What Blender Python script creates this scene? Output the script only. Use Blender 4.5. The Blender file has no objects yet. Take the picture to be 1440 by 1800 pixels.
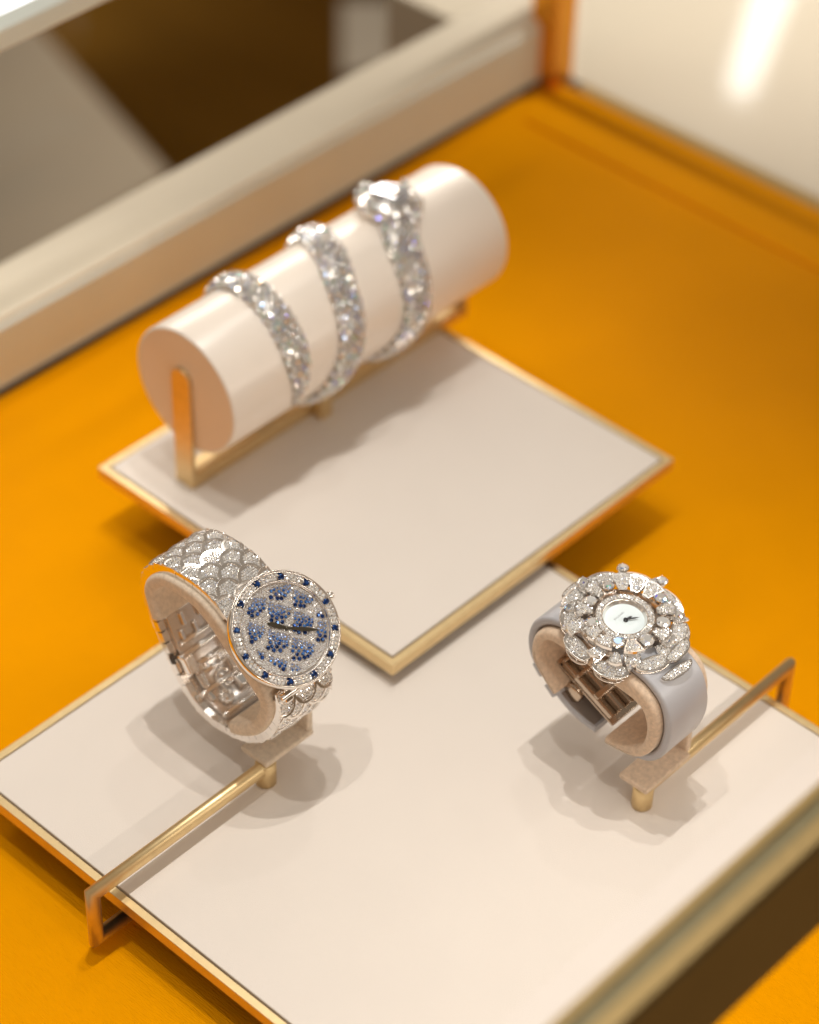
import bpy, math, random
from mathutils import Vector, Matrix
import numpy as np

sc = bpy.context.scene
COL = sc.collection
U = 0.001          # everything below is written in millimetres
PI = math.pi
rnd = random.Random(7)

# ------------------------------------------------------------------ camera
RIGHT = Vector((0.68202145, -0.73103888, 0.02070995))
UP = Vector((0.47116553, 0.46087853, 0.75205986))
FWD = Vector((0.55932977, 0.50316314, -0.65876936))
cam_d = bpy.data.cameras.new('camera')
cam = bpy.data.objects.new('camera', cam_d)
COL.objects.link(cam)
m = Matrix.Identity(4)
for i in range(3):
    m[i][0], m[i][1], m[i][2] = RIGHT[i], UP[i], -FWD[i]
m.translation = Vector((-389.98, -356.02, 542.42)) * U
cam.matrix_world = m
cam_d.sensor_fit = 'HORIZONTAL'
cam_d.sensor_width = 36.0
cam_d.lens = 4438.53 / 1440 * 36
cam_d.clip_start = 0.02
cam_d.clip_end = 60
cam_d.dof.use_dof = True
cam_d.dof.focus_distance = 0.676
cam_d.dof.aperture_fstop = 8.0
cam_d.dof.aperture_blades = 9
sc.camera = cam

# ------------------------------------------------------------------ world
W = bpy.data.worlds.new('World')
sc.world = W
W.use_nodes = True
nt = W.node_tree
nt.nodes.clear()
wo = nt.nodes.new('ShaderNodeOutputWorld')
bg = nt.nodes.new('ShaderNodeBackground')
tc = nt.nodes.new('ShaderNodeTexCoord')
sep = nt.nodes.new('ShaderNodeSeparateXYZ')
ramp = nt.nodes.new('ShaderNodeValToRGB')
nt.links.new(tc.outputs['Generated'], sep.inputs[0])
mr = nt.nodes.new('ShaderNodeMapRange')
mr.inputs['From Min'].default_value = -1
mr.inputs['From Max'].default_value = 1
nt.links.new(sep.outputs['Z'], mr.inputs['Value'])
nt.links.new(mr.outputs[0], ramp.inputs[0])
e = ramp.color_ramp.elements
e[0].position = 0.0; e[0].color = (0.30, 0.18, 0.09, 1)
e[1].position = 1.0; e[1].color = (0.95, 0.92, 0.87, 1)
for p, c in ((0.44, (0.46, 0.32, 0.21, 1)), (0.55, (0.90, 0.72, 0.57, 1)), (0.75, (0.95, 0.80, 0.69, 1))):
    q = e.new(p); q.color = c
vor = nt.nodes.new('ShaderNodeTexVoronoi')
vor.inputs['Scale'].default_value = 3.0
nt.links.new(tc.outputs['Generated'], vor.inputs['Vector'])
r2 = nt.nodes.new('ShaderNodeValToRGB')
r2.color_ramp.elements[0].position = 0.18; r2.color_ramp.elements[0].color = (2.6, 2.5, 2.35, 1)
r2.color_ramp.elements[1].position = 0.34; r2.color_ramp.elements[1].color = (0.48, 0.45, 0.41, 1)
nt.links.new(vor.outputs['Distance'], r2.inputs[0])
mx = nt.nodes.new('ShaderNodeMix'); mx.data_type = 'RGBA'; mx.blend_type = 'MULTIPLY'
mx.inputs[0].default_value = 1.0
nt.links.new(ramp.outputs[0], mx.inputs[6]); nt.links.new(r2.outputs[0], mx.inputs[7])
nt.links.new(mx.outputs[2], bg.inputs[0])
bg.inputs[1].default_value = 0.57
nt.links.new(bg.outputs[0], wo.inputs[0])

sc.view_settings.view_transform = 'Standard'
sc.view_settings.look = 'None'
sc.view_settings.exposure = 0.12
sc.view_settings.gamma = 1.0
sc.view_settings.use_curve_mapping = False
sc.cycles.max_bounces = 10
sc.cycles.transparent_max_bounces = 12
sc.cycles.sample_clamp_indirect = 6.0
sc.cycles.sample_clamp_direct = 30.0
sc.cycles.use_denoising = True
sc.cycles.denoising_prefilter = 'ACCURATE'

# ------------------------------------------------------------------ lamps
def spot(name, slope, h, power, col, size=14, target=(0, 0, 20), cone=50, blend=1.0):
    d = bpy.data.lights.new(name, 'SPOT')
    d.energy = power; d.color = col; d.shadow_soft_size = size * U
    d.spot_size = math.radians(cone); d.spot_blend = blend
    o = bpy.data.objects.new(name, d); COL.objects.link(o)
    T = Vector(target)
    P = Vector((T.x + slope[0] * (h - T.z), T.y + slope[1] * (h - T.z), h))
    o.location = P * U
    o.rotation_euler = (T - P).to_track_quat('-Z', 'Y').to_euler()
    return o

def area(name, loc, aim, sx, sy, power, col, xdir=(1, 0, 0), spread=180):
    d = bpy.data.lights.new(name, 'AREA')
    d.shape = 'RECTANGLE'; d.size = sx * U; d.size_y = sy * U
    d.energy = power; d.color = col; d.spread = math.radians(spread)
    o = bpy.data.objects.new(name, d); COL.objects.link(o)
    z = -(Vector(aim) - Vector(loc)).normalized()
    x = Vector(xdir); x = (x - z * x.dot(z)).normalized(); y = z.cross(x)
    M = Matrix.Identity(4)
    for i in range(3):
        M[i][0], M[i][1], M[i][2] = x[i], y[i], z[i]
    M.translation = Vector(loc) * U
    o.matrix_world = M
    return o

WARM = (1.0, 0.965, 0.92)
spot('ceiling_spot', (0.12, 0.09), 1500, 23, WARM, 12, (-95, -10, 20), 25)
spot('ceiling_spot.001', (0.24, 0.08), 1450, 13.5, WARM, 12, (-95, -10, 20), 26)
spot('ceiling_spot.002', (-0.10, 0.12), 1500, 13.5, WARM, 12, (-95, -10, 20), 26)
spot('ceiling_spot.003', (0.55, 0.28), 1300, 3.5, WARM, 12, (-70, 10, 20), 34)
area('case_strip_front', (40, -172, 126), (40, 20, 10), 420, 5, 0.18, (1.0, 0.93, 0.84))
area('case_strip_back', (40, 192, 126), (-60, -10, 10), 420, 5, 0.17, (1.0, 0.93, 0.84))
spot('bench_fill', (0.1, 0.1), 1700, 2, WARM, 20, (480, 900, -450), 30)  # added fill to brighten the bench, not a known lamp
spot('rail_fill', (0.0, 0.15), 1500, 46, WARM, 16, (120, 400, 20), 21)  # added fill aimed at the back rail to lift its top face
spot('counter_fill', (-0.18, -0.1), 1700, 175, WARM, 20, (760, 320, -10), 40)  # added fill to brighten the stone counter outside the case
# ------------------------------------------------------------------ materials
MATS = {}
def mat(name):
    M = bpy.data.materials.new(name); M.use_nodes = True
    MATS[name] = M
    b = M.node_tree.nodes['Principled BSDF']
    return M, M.node_tree, b

def noise_bump(nt_, b, scale, strength, dist=0.00005, stretch=None, detail=3.0, coord='Object'):
    t = nt_.nodes.new('ShaderNodeTexCoord'); mp = nt_.nodes.new('ShaderNodeMapping')
    if stretch: mp.inputs['Scale'].default_value = stretch
    n = nt_.nodes.new('ShaderNodeTexNoise'); n.inputs['Scale'].default_value = scale
    n.inputs['Detail'].default_value = detail
    bp_ = nt_.nodes.new('ShaderNodeBump'); bp_.inputs['Strength'].default_value = strength
    bp_.inputs['Distance'].default_value = dist
    nt_.links.new(t.outputs[coord], mp.inputs[0]); nt_.links.new(mp.outputs[0], n.inputs['Vector'])
    nt_.links.new(n.outputs['Fac'], bp_.inputs['Height']); nt_.links.new(bp_.outputs[0], b.inputs['Normal'])
    return n

def vary(nt_, b, base, amount, scale, stretch=None):
    t = nt_.nodes.new('ShaderNodeTexCoord'); mp = nt_.nodes.new('ShaderNodeMapping')
    if stretch: mp.inputs['Scale'].default_value = stretch
    n = nt_.nodes.new('ShaderNodeTexNoise'); n.inputs['Scale'].default_value = scale; n.inputs['Detail'].default_value = 4
    r = nt_.nodes.new('ShaderNodeValToRGB')
    lo = [max(0, c * (1 - amount)) for c in base]; hi = [min(1, c * (1 + amount)) for c in base]
    r.color_ramp.elements[0].position = 0.3; r.color_ramp.elements[0].color = (*lo, 1)
    r.color_ramp.elements[1].position = 0.7; r.color_ramp.elements[1].color = (*hi, 1)
    nt_.links.new(t.outputs['Object'], mp.inputs[0]); nt_.links.new(mp.outputs[0], n.inputs['Vector'])
    nt_.links.new(n.outputs['Fac'], r.inputs[0]); nt_.links.new(r.outputs[0], b.inputs['Base Color'])

def simple(name, col, rough=0.5, metal=0.0, var=0.0, vs=200, bump=None, spec=None, sheen=None, aniso=None, stretch=None):
    M, t, b = mat(name)
    b.inputs['Base Color'].default_value = (*col, 1)
    b.inputs['Roughness'].default_value = rough
    b.inputs['Metallic'].default_value = metal
    if spec is not None: b.inputs['Specular IOR Level'].default_value = spec
    if var: vary(t, b, col, var, vs, stretch)
    if bump: noise_bump(t, b, *bump)
    if sheen:
        b.inputs['Sheen Weight'].default_value = sheen[0]; b.inputs['Sheen Roughness'].default_value = sheen[1]
        b.inputs['Sheen Tint'].default_value = (*sheen[2], 1)
    if aniso: b.inputs['Anisotropic'].default_value = aniso
    return M

M_orange = simple('orange_satin', (0.84, 0.33, 0.0005), 0.62, 0, 0.025, 30, (2300, 0.9, 0.0005, (1, 0.12, 1)), 0.01, None, stretch=(1, 1, 1))
M_orange.node_tree.nodes['Principled BSDF'].inputs['Specular IOR Level'].default_value = 0.0
M_orange.node_tree.nodes['Principled BSDF'].inputs['Metallic'].default_value = 0.15
M_cream = simple('cream_leather', (0.755, 0.69, 0.63), 0.6, 0, 0.008, 70, (3000, 0.5, 0.0002), 0.3)
M_brass = simple('brushed_brass', (0.78, 0.60, 0.33), 0.42, 1.0, 0.05, 300, (900, 0.12, 0.00003, (0.05, 1, 1)))
M_ledge = simple('cream_ledge', (0.86, 0.77, 0.62), 0.5, 0.0, 0.03, 20)
M_champ = simple('champagne_metal', (0.76, 0.81, 0.74), 0.5, 0.0, 0.04, 20)
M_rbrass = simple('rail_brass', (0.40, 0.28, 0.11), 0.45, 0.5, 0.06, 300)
M_dbrass = simple('brass_reflect_band', (0.24, 0.20, 0.10), 0.5, 0.4, 0.06, 300, (900, 0.12, 0.00003, (0.05, 1, 1)))  # olive reflection band of the rail cap, put into its colour
M_post = simple('brass_floor_reflect', (0.85, 0.36, 0.03), 0.25, 0.9, 0.04, 30)  # orange reflection of the cloth floor put into the brass post colour
M_gap = simple('dark_gap', (0.03, 0.022, 0.016), 0.7)
M_brown = simple('dark_bronze', (0.5, 0.32, 0.10), 0.4, 0.3, 0.05, 30)
M_suede1 = simple('taupe_suede', (0.74, 0.62, 0.49), 0.95, 0, 0.12, 900, (2600, 0.55, 0.00025), 0.1, (0.6, 0.5, (1, 0.93, 0.82)))
M_suede2 = simple('sand_suede', (0.68, 0.52, 0.385), 0.95, 0, 0.14, 900, (2600, 0.6, 0.00028), 0.1, (0.6, 0.5, (1, 0.9, 0.76)))
M_satin = simple('blush_satin', (0.88, 0.79, 0.70), 0.32, 0, 0.02, 60, (45, 0.55, 0.0016, (0.03, 1, 1), 2.0), 0.9)
M_face = simple('blush_leather', (0.92, 0.72, 0.54), 0.6, 0, 0.02, 60, None, 0.3)
M_strap = simple('grey_satin_strap', (0.43, 0.43, 0.46), 0.34, 0.0, 0.03, 120, (2500, 0.5, 0.0001), 0.6, (0.15, 0.4, (0.9, 0.92, 1)))
M_strapin = simple('strap_lining', (0.22, 0.18, 0.155), 0.7)
M_steel = simple('white_gold', (0.91, 0.87, 0.83), 0.14, 1.0, 0.02, 400)
M_steel2 = simple('satin_white_gold', (0.74, 0.69, 0.65), 0.24, 1.0, 0.03, 400)
M_set = simple('setting_metal', (0.42, 0.39, 0.36), 0.35, 0.8)
M_bronze = simple('warm_buckle_metal', (0.52, 0.42, 0.33), 0.16, 1.0, 0.05, 400)
M_hand = simple('dark_hand', (0.10, 0.085, 0.06), 0.3, 0.8)
M_black = simple('black_hand', (0.015, 0.015, 0.017), 0.3)
M_pearl = simple('mother_of_pearl', (0.76, 0.85, 0.88), 0.25, 0, 0.05, 260, None, 0.5)
M_print = simple('grey_print', (0.25, 0.25, 0.26), 0.5)
M_wood = simple('dark_wood_floor', (0.10, 0.045, 0.006), 0.9, 0, 0.35, 1.2, None, 0.0, stretch=(4, 0.4, 1))
M_uph = simple('beige_upholstery', (0.35, 0.285, 0.205), 0.9, 0, 0.35, 1.8)
M_grey = simple('grey_lacquer', (0.24, 0.20, 0.15), 0.6, 0, 0.2, 3)
M_stone = simple('polished_cream_stone', (0.66, 0.575, 0.45), 0.06, 0, 0.07, 3.2, None, 0.5)

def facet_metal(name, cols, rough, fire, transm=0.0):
    """Bright cut stone: sparkle and spectral fire are painted as base colours by facet direction."""
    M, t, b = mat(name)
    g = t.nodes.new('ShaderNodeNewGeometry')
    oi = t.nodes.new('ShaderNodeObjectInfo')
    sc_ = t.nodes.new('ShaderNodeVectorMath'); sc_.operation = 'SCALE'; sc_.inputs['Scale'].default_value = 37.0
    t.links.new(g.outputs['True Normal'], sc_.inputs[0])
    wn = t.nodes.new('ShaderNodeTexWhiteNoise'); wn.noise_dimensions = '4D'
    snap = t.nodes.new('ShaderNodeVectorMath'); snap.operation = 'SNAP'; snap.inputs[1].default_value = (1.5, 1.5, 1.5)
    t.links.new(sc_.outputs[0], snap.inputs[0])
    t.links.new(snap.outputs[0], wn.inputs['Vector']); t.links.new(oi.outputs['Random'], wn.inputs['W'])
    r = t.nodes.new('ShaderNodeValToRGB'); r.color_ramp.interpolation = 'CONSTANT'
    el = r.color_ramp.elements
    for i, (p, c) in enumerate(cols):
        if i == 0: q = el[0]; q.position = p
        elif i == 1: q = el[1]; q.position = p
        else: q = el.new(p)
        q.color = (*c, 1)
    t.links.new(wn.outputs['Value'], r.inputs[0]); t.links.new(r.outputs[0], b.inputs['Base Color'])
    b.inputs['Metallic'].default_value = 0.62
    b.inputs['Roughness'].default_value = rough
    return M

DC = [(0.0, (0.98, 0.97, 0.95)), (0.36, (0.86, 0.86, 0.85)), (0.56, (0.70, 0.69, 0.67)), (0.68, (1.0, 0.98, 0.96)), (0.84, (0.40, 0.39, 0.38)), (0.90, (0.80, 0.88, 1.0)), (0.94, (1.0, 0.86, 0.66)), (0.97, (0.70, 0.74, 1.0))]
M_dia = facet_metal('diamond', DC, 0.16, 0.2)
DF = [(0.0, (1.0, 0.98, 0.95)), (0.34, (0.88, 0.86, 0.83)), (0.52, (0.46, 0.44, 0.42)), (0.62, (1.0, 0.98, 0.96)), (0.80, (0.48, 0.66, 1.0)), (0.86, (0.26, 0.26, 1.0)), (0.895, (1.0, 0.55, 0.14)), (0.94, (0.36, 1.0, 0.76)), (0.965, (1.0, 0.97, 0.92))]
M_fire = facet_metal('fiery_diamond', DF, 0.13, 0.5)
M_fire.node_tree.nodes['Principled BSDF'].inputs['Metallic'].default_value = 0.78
def sapph(name, cols):
    M = facet_metal(name, cols, 0.16, 0)
    b = M.node_tree.nodes['Principled BSDF']
    b.inputs['Metallic'].default_value = 0.55
    return M
M_sd = sapph('deep_sapphire', [(0, (0.010, 0.035, 0.15)), (0.35, (0.018, 0.075, 0.30)), (0.6, (0.006, 0.016, 0.07)), (0.85, (0.10, 0.24, 0.60))])
M_sm = sapph('blue_sapphire', [(0, (0.03, 0.13, 0.44)), (0.35, (0.09, 0.27, 0.66)), (0.6, (0.015, 0.055, 0.22)), (0.84, (0.38, 0.58, 0.97))])
M_sl = sapph('pale_sapphire', [(0, (0.26, 0.36, 0.62)), (0.35, (0.44, 0.54, 0.78)), (0.6, (0.12, 0.18, 0.38)), (0.8, (0.75, 0.82, 0.97))])

def glass(name, tint, ior=1.5, amount=1.0):
    M = bpy.data.materials.new(name); M.use_nodes = True; t = M.node_tree; t.nodes.clear()
    o = t.nodes.new('ShaderNodeOutputMaterial'); mxs = t.nodes.new('ShaderNodeMixShader')
    tr = t.nodes.new('ShaderNodeBsdfTransparent'); gl = t.nodes.new('ShaderNodeBsdfGlossy'); fr = t.nodes.new('ShaderNodeFresnel')
    tr.inputs[0].default_value = (*tint, 1); gl.inputs['Roughness'].default_value = 0.0; fr.inputs[0].default_value = ior
    mu = t.nodes.new('ShaderNodeMath'); mu.operation = 'MULTIPLY'; mu.inputs[1].default_value = amount
    ge = t.nodes.new('ShaderNodeNewGeometry'); sb_ = t.nodes.new('ShaderNodeMath'); sb_.operation = 'SUBTRACT'; sb_.inputs[0].default_value = 1.0
    t.links.new(ge.outputs['Backfacing'], sb_.inputs[1])
    m2 = t.nodes.new('ShaderNodeMath'); m2.operation = 'MULTIPLY'
    t.links.new(fr.outputs[0], m2.inputs[0]); t.links.new(sb_.outputs[0], m2.inputs[1]); t.links.new(m2.outputs[0], mu.inputs[0])
    t.links.new(mu.outputs[0], mxs.inputs[0]); t.links.new(tr.outputs[0], mxs.inputs[1]); t.links.new(gl.outputs[0], mxs.inputs[2])
    t.links.new(mxs.outputs[0], o.inputs[0])
    return M
M_glass = glass('clear_glass', (0.985, 0.99, 0.985), 1.5, 0.3)
M_ar = glass('coated_glass', (0.995, 0.995, 0.99), 1.5, 0.06)
M_crys = glass('watch_crystal', (1, 1, 1), 1.45, 0.8)

def emit(name, col, s):
    M, t, b = mat(name)
    b.inputs['Base Color'].default_value = (0, 0, 0, 1)
    b.inputs['Emission Color'].default_value = (*col, 1); b.inputs['Emission Strength'].default_value = s
    return M
M_lamp = emit('lamp_glow', (1.0, 0.97, 0.93), 9)
M_win = emit('bright_panel', (1.0, 0.99, 0.97), 2.2)

# ------------------------------------------------------------------ mesh builder
def fr(o, x, y, z):
    M = Matrix.Identity(4)
    for i in range(3):
        M[i][0], M[i][1], M[i][2], M[i][3] = x[i], y[i], z[i], o[i]
    return M
def frame_n(o, n, xref=(1, 0, 0)):
    n = Vector(n).normalized(); x = Vector(xref); x = (x - n * x.dot(n)).normalized(); y = n.cross(x)
    return fr(Vector(o), x, y, n)

class MB:
    def __init__(s): s.v = []; s.f = []; s.m = []; s.s = []
    def add(s, vs, fs, mi=0, sm=False, T=None):
        b = len(s.v)
        if T is not None: vs = [T @ Vector(p) for p in vs]
        s.v.extend([tuple(p) for p in vs])
        for f in fs:
            s.f.append([b + i for i in f]); s.m.append(mi); s.s.append(sm)
    def box(s, c, d, mi=0, T=None):
        x, y, z = c; a, b, h = d[0] / 2, d[1] / 2, d[2] / 2
        vs = [(x + i * a, y + j * b, z + k * h) for k in (-1, 1) for j in (-1, 1) for i in (-1, 1)]
        s.add(vs, [(0, 2, 3, 1), (4, 5, 7, 6), (0, 1, 5, 4), (2, 6, 7, 3), (0, 4, 6, 2), (1, 3, 7, 5)], mi, False, T)
    def prism(s, poly, z0, z1, mi=0, T=None, ztop=None, sm=False):
        n = len(poly)
        vs = [(p[0], p[1], z0) for p in poly] + [(p[0], p[1], (ztop(p) if ztop else z1)) for p in poly]
        s.add(vs, [tuple(range(n - 1, -1, -1)), tuple(range(n, 2 * n))], mi, False, T)
        s.add(vs, [(i, (i + 1) % n, n + (i + 1) % n, n + i) for i in range(n)], mi, sm, T)
    def lathe(s, prof, seg=48, mi=0, T=None, sm=True, close=False, mis=None):
        vs = []; n = len(prof)
        for i in range(seg):
            a = 2 * PI * i / seg
            for r, z in prof: vs.append((r * math.cos(a), r * math.sin(a), z))
        b = len(s.v)
        if T is not None: vs = [T @ Vector(p) for p in vs]
        s.v.extend([tuple(p) for p in vs])
        for i in range(seg):
            j = (i + 1) % seg
            for k in range(n if close else n - 1):
                k2 = (k + 1) % n
                s.f.append([b + i * n + k, b + j * n + k, b + j * n + k2, b + i * n + k2]); s.m.append(mis[k] if mis else mi); s.s.append(sm)
    def disc(s, r, z, seg=48, mi=0, T=None):
        s.add([(r * math.cos(2 * PI * i / seg), r * math.sin(2 * PI * i / seg), z) for i in range(seg)], [tuple(range(seg))], mi, False, T)
    def rod(s, p0, p1, r, seg=20, mi=0, r1=None, caps=True):
        p0 = Vector(p0); p1 = Vector(p1); L = (p1 - p0).length
        T = frame_n(p0, p1 - p0, (0.31, 0.77, 0.55)); r1 = r if r1 is None else r1
        ch = min(r, r1) * 0.14
        if caps: s.lathe([(0.0001, 0), (r - ch, 0), (r, ch), (r1, L - ch), (r1 - ch, L), (0.0001, L)], seg, mi, T, True)
        else: s.lathe([(r, 0), (r1, L)], seg, mi, T, True)
    def tube(s, pts, r, seg=10, mi=0, closed=False, rf=None, flat=None):
        """tube along points; mitred at the corners"""
        n = len(pts); P = [Vector(p) for p in pts]; vs = []
        ref = Vector((0.13, 0.29, 0.95)) if flat is None else Vector(flat)
        for i in range(n):
            a = P[(i - 1) % n] if (closed or i > 0) else None
            c = P[(i + 1) % n] if (closed or i < n - 1) else None
            d1 = (P[i] - a).normalized() if a is not None else (c - P[i]).normalized()
            d2 = (c - P[i]).normalized() if c is not None else d1
            t = (d1 + d2).normalized()
            x = ref.cross(t)
            if x.length < 0.05: x = Vector((1, 0.2, 0)).cross(t)
            x.normalize(); y = t.cross(x)
            k = 1.0 / max(0.5, t.dot(d1))
            rr = r if rf is None else rf(i / max(1, n - 1))
            # stretch in the bend direction so that mitres keep the section
            bd = (d2 - d1)
            bd = bd.normalized() if bd.length > 1e-4 else None
            for j in range(seg):
                an = 2 * PI * j / seg
                o = x * math.cos(an) * rr + y * math.sin(an) * rr
                if bd is not None and k > 1.02: o = o + bd * (o.dot(bd)) * (k - 1)
                vs.append(P[i] + o)
        fs = []
        for i in range(n if closed else n - 1):
            i2 = (i + 1) % n
            for j in range(seg):
                fs.append((i * seg + j, i * seg + (j + 1) % seg, i2 * seg + (j + 1) % seg, i2 * seg + j))
        s.add(vs, fs, mi, True)
        if not closed:
            s.add(vs[:seg], [tuple(range(seg - 1, -1, -1))], mi); s.add(vs[-seg:], [tuple(range(seg))], mi)
    def gem(s, T, r, h, mi=0, k=6, rot=None, tilt=0.12, table=0.55):
        rot = rnd.uniform(0, 6.28) if rot is None else rot
        tx, ty = rnd.uniform(-tilt, tilt), rnd.uniform(-tilt, tilt)
        vs = []
        for i in range(k):
            a = rot + 2 * PI * i / k; x, y = r * table * math.cos(a), r * table * math.sin(a)
            vs.append((x, y, h + x * tx + y * ty))
        for i in range(k):
            a = rot + 2 * PI * (i + 0.5) / k; x, y = r * math.cos(a), r * math.sin(a)
            vs.append((x, y, h * 0.15 + x * tx + y * ty))
        for i in range(k):
            a = rot + 2 * PI * (i + 0.5) / k; vs.append((r * 0.96 * math.cos(a), r * 0.96 * math.sin(a), -h * 0.6))
        fs = [tuple(range(k))]
        for i in range(k):
            j = (i + 1) % k
            fs += [(i, k + i, j), (j, k + i, k + j)]
            fs.append((k + i, 2 * k + i, 2 * k + j, k + j))
        s.add(vs, fs, mi, False, T)
    def big_gem(s, T, r, h, mi=0):
        """round brilliant: table, stars, bezels, girdle and a pavilion below"""
        k = 8; vs = []
        rot = rnd.uniform(0, 1)
        for i in range(k):
            a = rot + 2 * PI * i / k; vs.append((r * 0.54 * math.cos(a), r * 0.54 * math.sin(a), h))
        for i in range(k):
            a = rot + 2 * PI * (i + 0.5) / k; vs.append((r * 0.78 * math.cos(a), r * 0.78 * math.sin(a), h * 0.62))
        for i in range(2 * k):
            a = rot + 2 * PI * i / (2 * k); vs.append((r * math.cos(a), r * math.sin(a), h * 0.12))
        for i in range(2 * k):
            a = rot + 2 * PI * i / (2 * k); vs.append((r * math.cos(a), r * math.sin(a), -h * 0.05))
        vs.append((0, 0, -r * 0.8))
        fs = [tuple(range(k))]
        for i in range(k):
            j = (i + 1) % k
            fs.append((i, k + i, j))
            fs.append((i, 2 * k + 2 * i, k + i)); fs.append((j, k + i, 2 * k + (2 * i + 2) % (2 * k)))
            fs.append((k + i, 2 * k + 2 * i, 2 * k + 2 * i + 1)); fs.append((k + i, 2 * k + 2 * i + 1, 2 * k + (2 * i + 2) % (2 * k)))
        for i in range(2 * k):
            j = (i + 1) % (2 * k)
            fs.append((2 * k + i, 4 * k + i, 4 * k + j, 2 * k + j)); fs.append((4 * k + i, 6 * k, 4 * k + j))
        s.add(vs, fs, mi, False, T)
    def build(s, name, mats, parent=None, bevel=0, origin=None, seg=2, angle=40):
        me = bpy.data.meshes.new(name)
        o_ = Vector((0, 0, 0)) if parent is None and origin is None else (Vector(parent['_o']) if parent is not None else Vector(origin))
        me.from_pydata([tuple((Vector(p) - o_) * U) for p in s.v], [], s.f)
        for M in (mats if isinstance(mats, (list, tuple)) else [mats]): me.materials.append(M)
        me.polygons.foreach_set('material_index', s.m); me.polygons.foreach_set('use_smooth', s.s)
        me.update()
        o = bpy.data.objects.new(name, me); COL.objects.link(o)
        o['_o'] = tuple(o_)
        if parent is not None: o.parent = parent
        else: o.location = o_ * U
        if bevel:
            b = o.modifiers.new('bevel', 'BEVEL'); b.width = bevel * U; b.segments = seg; b.limit_method = 'ANGLE'; b.angle_limit = math.radians(angle)
            b.harden_normals = True
            for p in me.polygons: p.use_smooth = True
        return o

def thing(name, label, cat, loc, group=None):
    o = bpy.data.objects.new(name, None); COL.objects.link(o)
    o.empty_display_size = 0.01
    o.location = Vector(loc) * U; o['_o'] = tuple(float(c) for c in loc)
    o['label'] = label; o['category'] = cat
    if group: o['group'] = group
    return o
def tag(o, label, cat, group=None):
    o['label'] = label; o['category'] = cat
    if group: o['group'] = group
    return o
def one(name, mb, mats, kind=None, **k):
    o = mb.build(name, mats, None, **k)
    if kind: o['kind'] = kind
    return o

def inside(p, poly):
    x, y = p; c = False; n = len(poly)
    for i in range(n):
        x1, y1 = poly[i]; x2, y2 = poly[(i + 1) % n]
        if (y1 > y) != (y2 > y) and x < (x2 - x1) * (y - y1) / (y2 - y1) + x1: c = not c
    return c
def edge_d(p, poly):
    d = 1e9; n = len(poly); P = Vector(p)
    for i in range(n):
        a = Vector(poly[i]); b = Vector(poly[(i + 1) % n]); ab = b - a
        t = max(0, min(1, (P - a).dot(ab) / max(1e-9, ab.length_squared))); d = min(d, (P - (a + ab * t)).length)
    return d
def hexpts(poly, sp, margin, jit=0.1):
    xs = [p[0] for p in poly]; ys = [p[1] for p in poly]; out = []
    y = min(ys); k = 0
    while y <= max(ys):
        x = min(xs) + (sp / 2 if k % 2 else 0)
        while x <= max(xs):
            q = (x + rnd.uniform(-jit, jit) * sp, y + rnd.uniform(-jit, jit) * sp)
            if inside(q, poly) and edge_d(q, poly) >= margin: out.append(q)
            x += sp
        y += sp * 0.866; k += 1
    return out

def spline(pts, n_per=8, closed=True):
    P = [Vector(p) for p in pts]; n = len(P); out = []
    for i in range(n if closed else n - 1):
        p0, p1, p2, p3 = (P[(i - 1) % n] if closed or i > 0 else P[0]), P[i], P[(i + 1) % n], (P[(i + 2) % n] if closed or i < n - 2 else P[-1])
        for k in range(n_per):
            t = k / n_per
            out.append(0.5 * ((2 * p1) + (p2 - p0) * t + (2 * p0 - 5 * p1 + 4 * p2 - p3) * t * t + (3 * p1 - p0 - 3 * p2 + p3) * t ** 3))
    if not closed: out.append(P[-1])
    return out

class Ring:
    """closed loop in the YZ plane, running from the +Y side over the top"""
    def __init__(s, pts):
        s.P = spline([(p[0], p[1]) for p in pts], 10); s.n = len(s.P)
        s.L = [0]
        for i in range(s.n): s.L.append(s.L[-1] + (s.P[(i + 1) % s.n] - s.P[i]).length)
        s.len = s.L[-1]
    def at(s, u, off=0.0):
        u %= s.len
        import bisect
        i = min(s.n - 1, bisect.bisect_right(s.L, u) - 1)
        a, b = s.P[i], s.P[(i + 1) % s.n]; t = (u - s.L[i]) / max(1e-9, s.L[i + 1] - s.L[i])
        p = a.lerp(b, t)
        t0 = (s.P[(i + 1) % s.n] - s.P[(i - 1) % s.n]).normalized(); t1 = (s.P[(i + 2) % s.n] - s.P[i]).normalized()
        T = t0.lerp(t1, t).normalized()
        N = Vector((T.y, -T.x))                # path runs +Y -> top -> -Y : outward is to the left
        c = Vector((sum(q.x for q in s.P) / s.n, sum(q.y for q in s.P) / s.n))
        if N.dot(p - c) < 0: N = -N
        return p + N * off, T, N
    def near(s, q):
        Q = Vector(q); best = min(range(s.n), key=lambda i: (s.P[i] - Q).length); return s.L[best]
    def frame(s, u, x, off=0.0, flip=False):
        p, T, N = s.at(u, off)
        X = Vector((1, 0, 0)); Y = Vector((0, T.x, T.y)); Z = Vector((0, N.x, N.y))
        if flip: X = -X; Y = -Y
        if X.cross(Y).dot(Z) < 0: X = -X
        return fr(Vector((x, p.x, p.y)), X, Y, Z)

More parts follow.
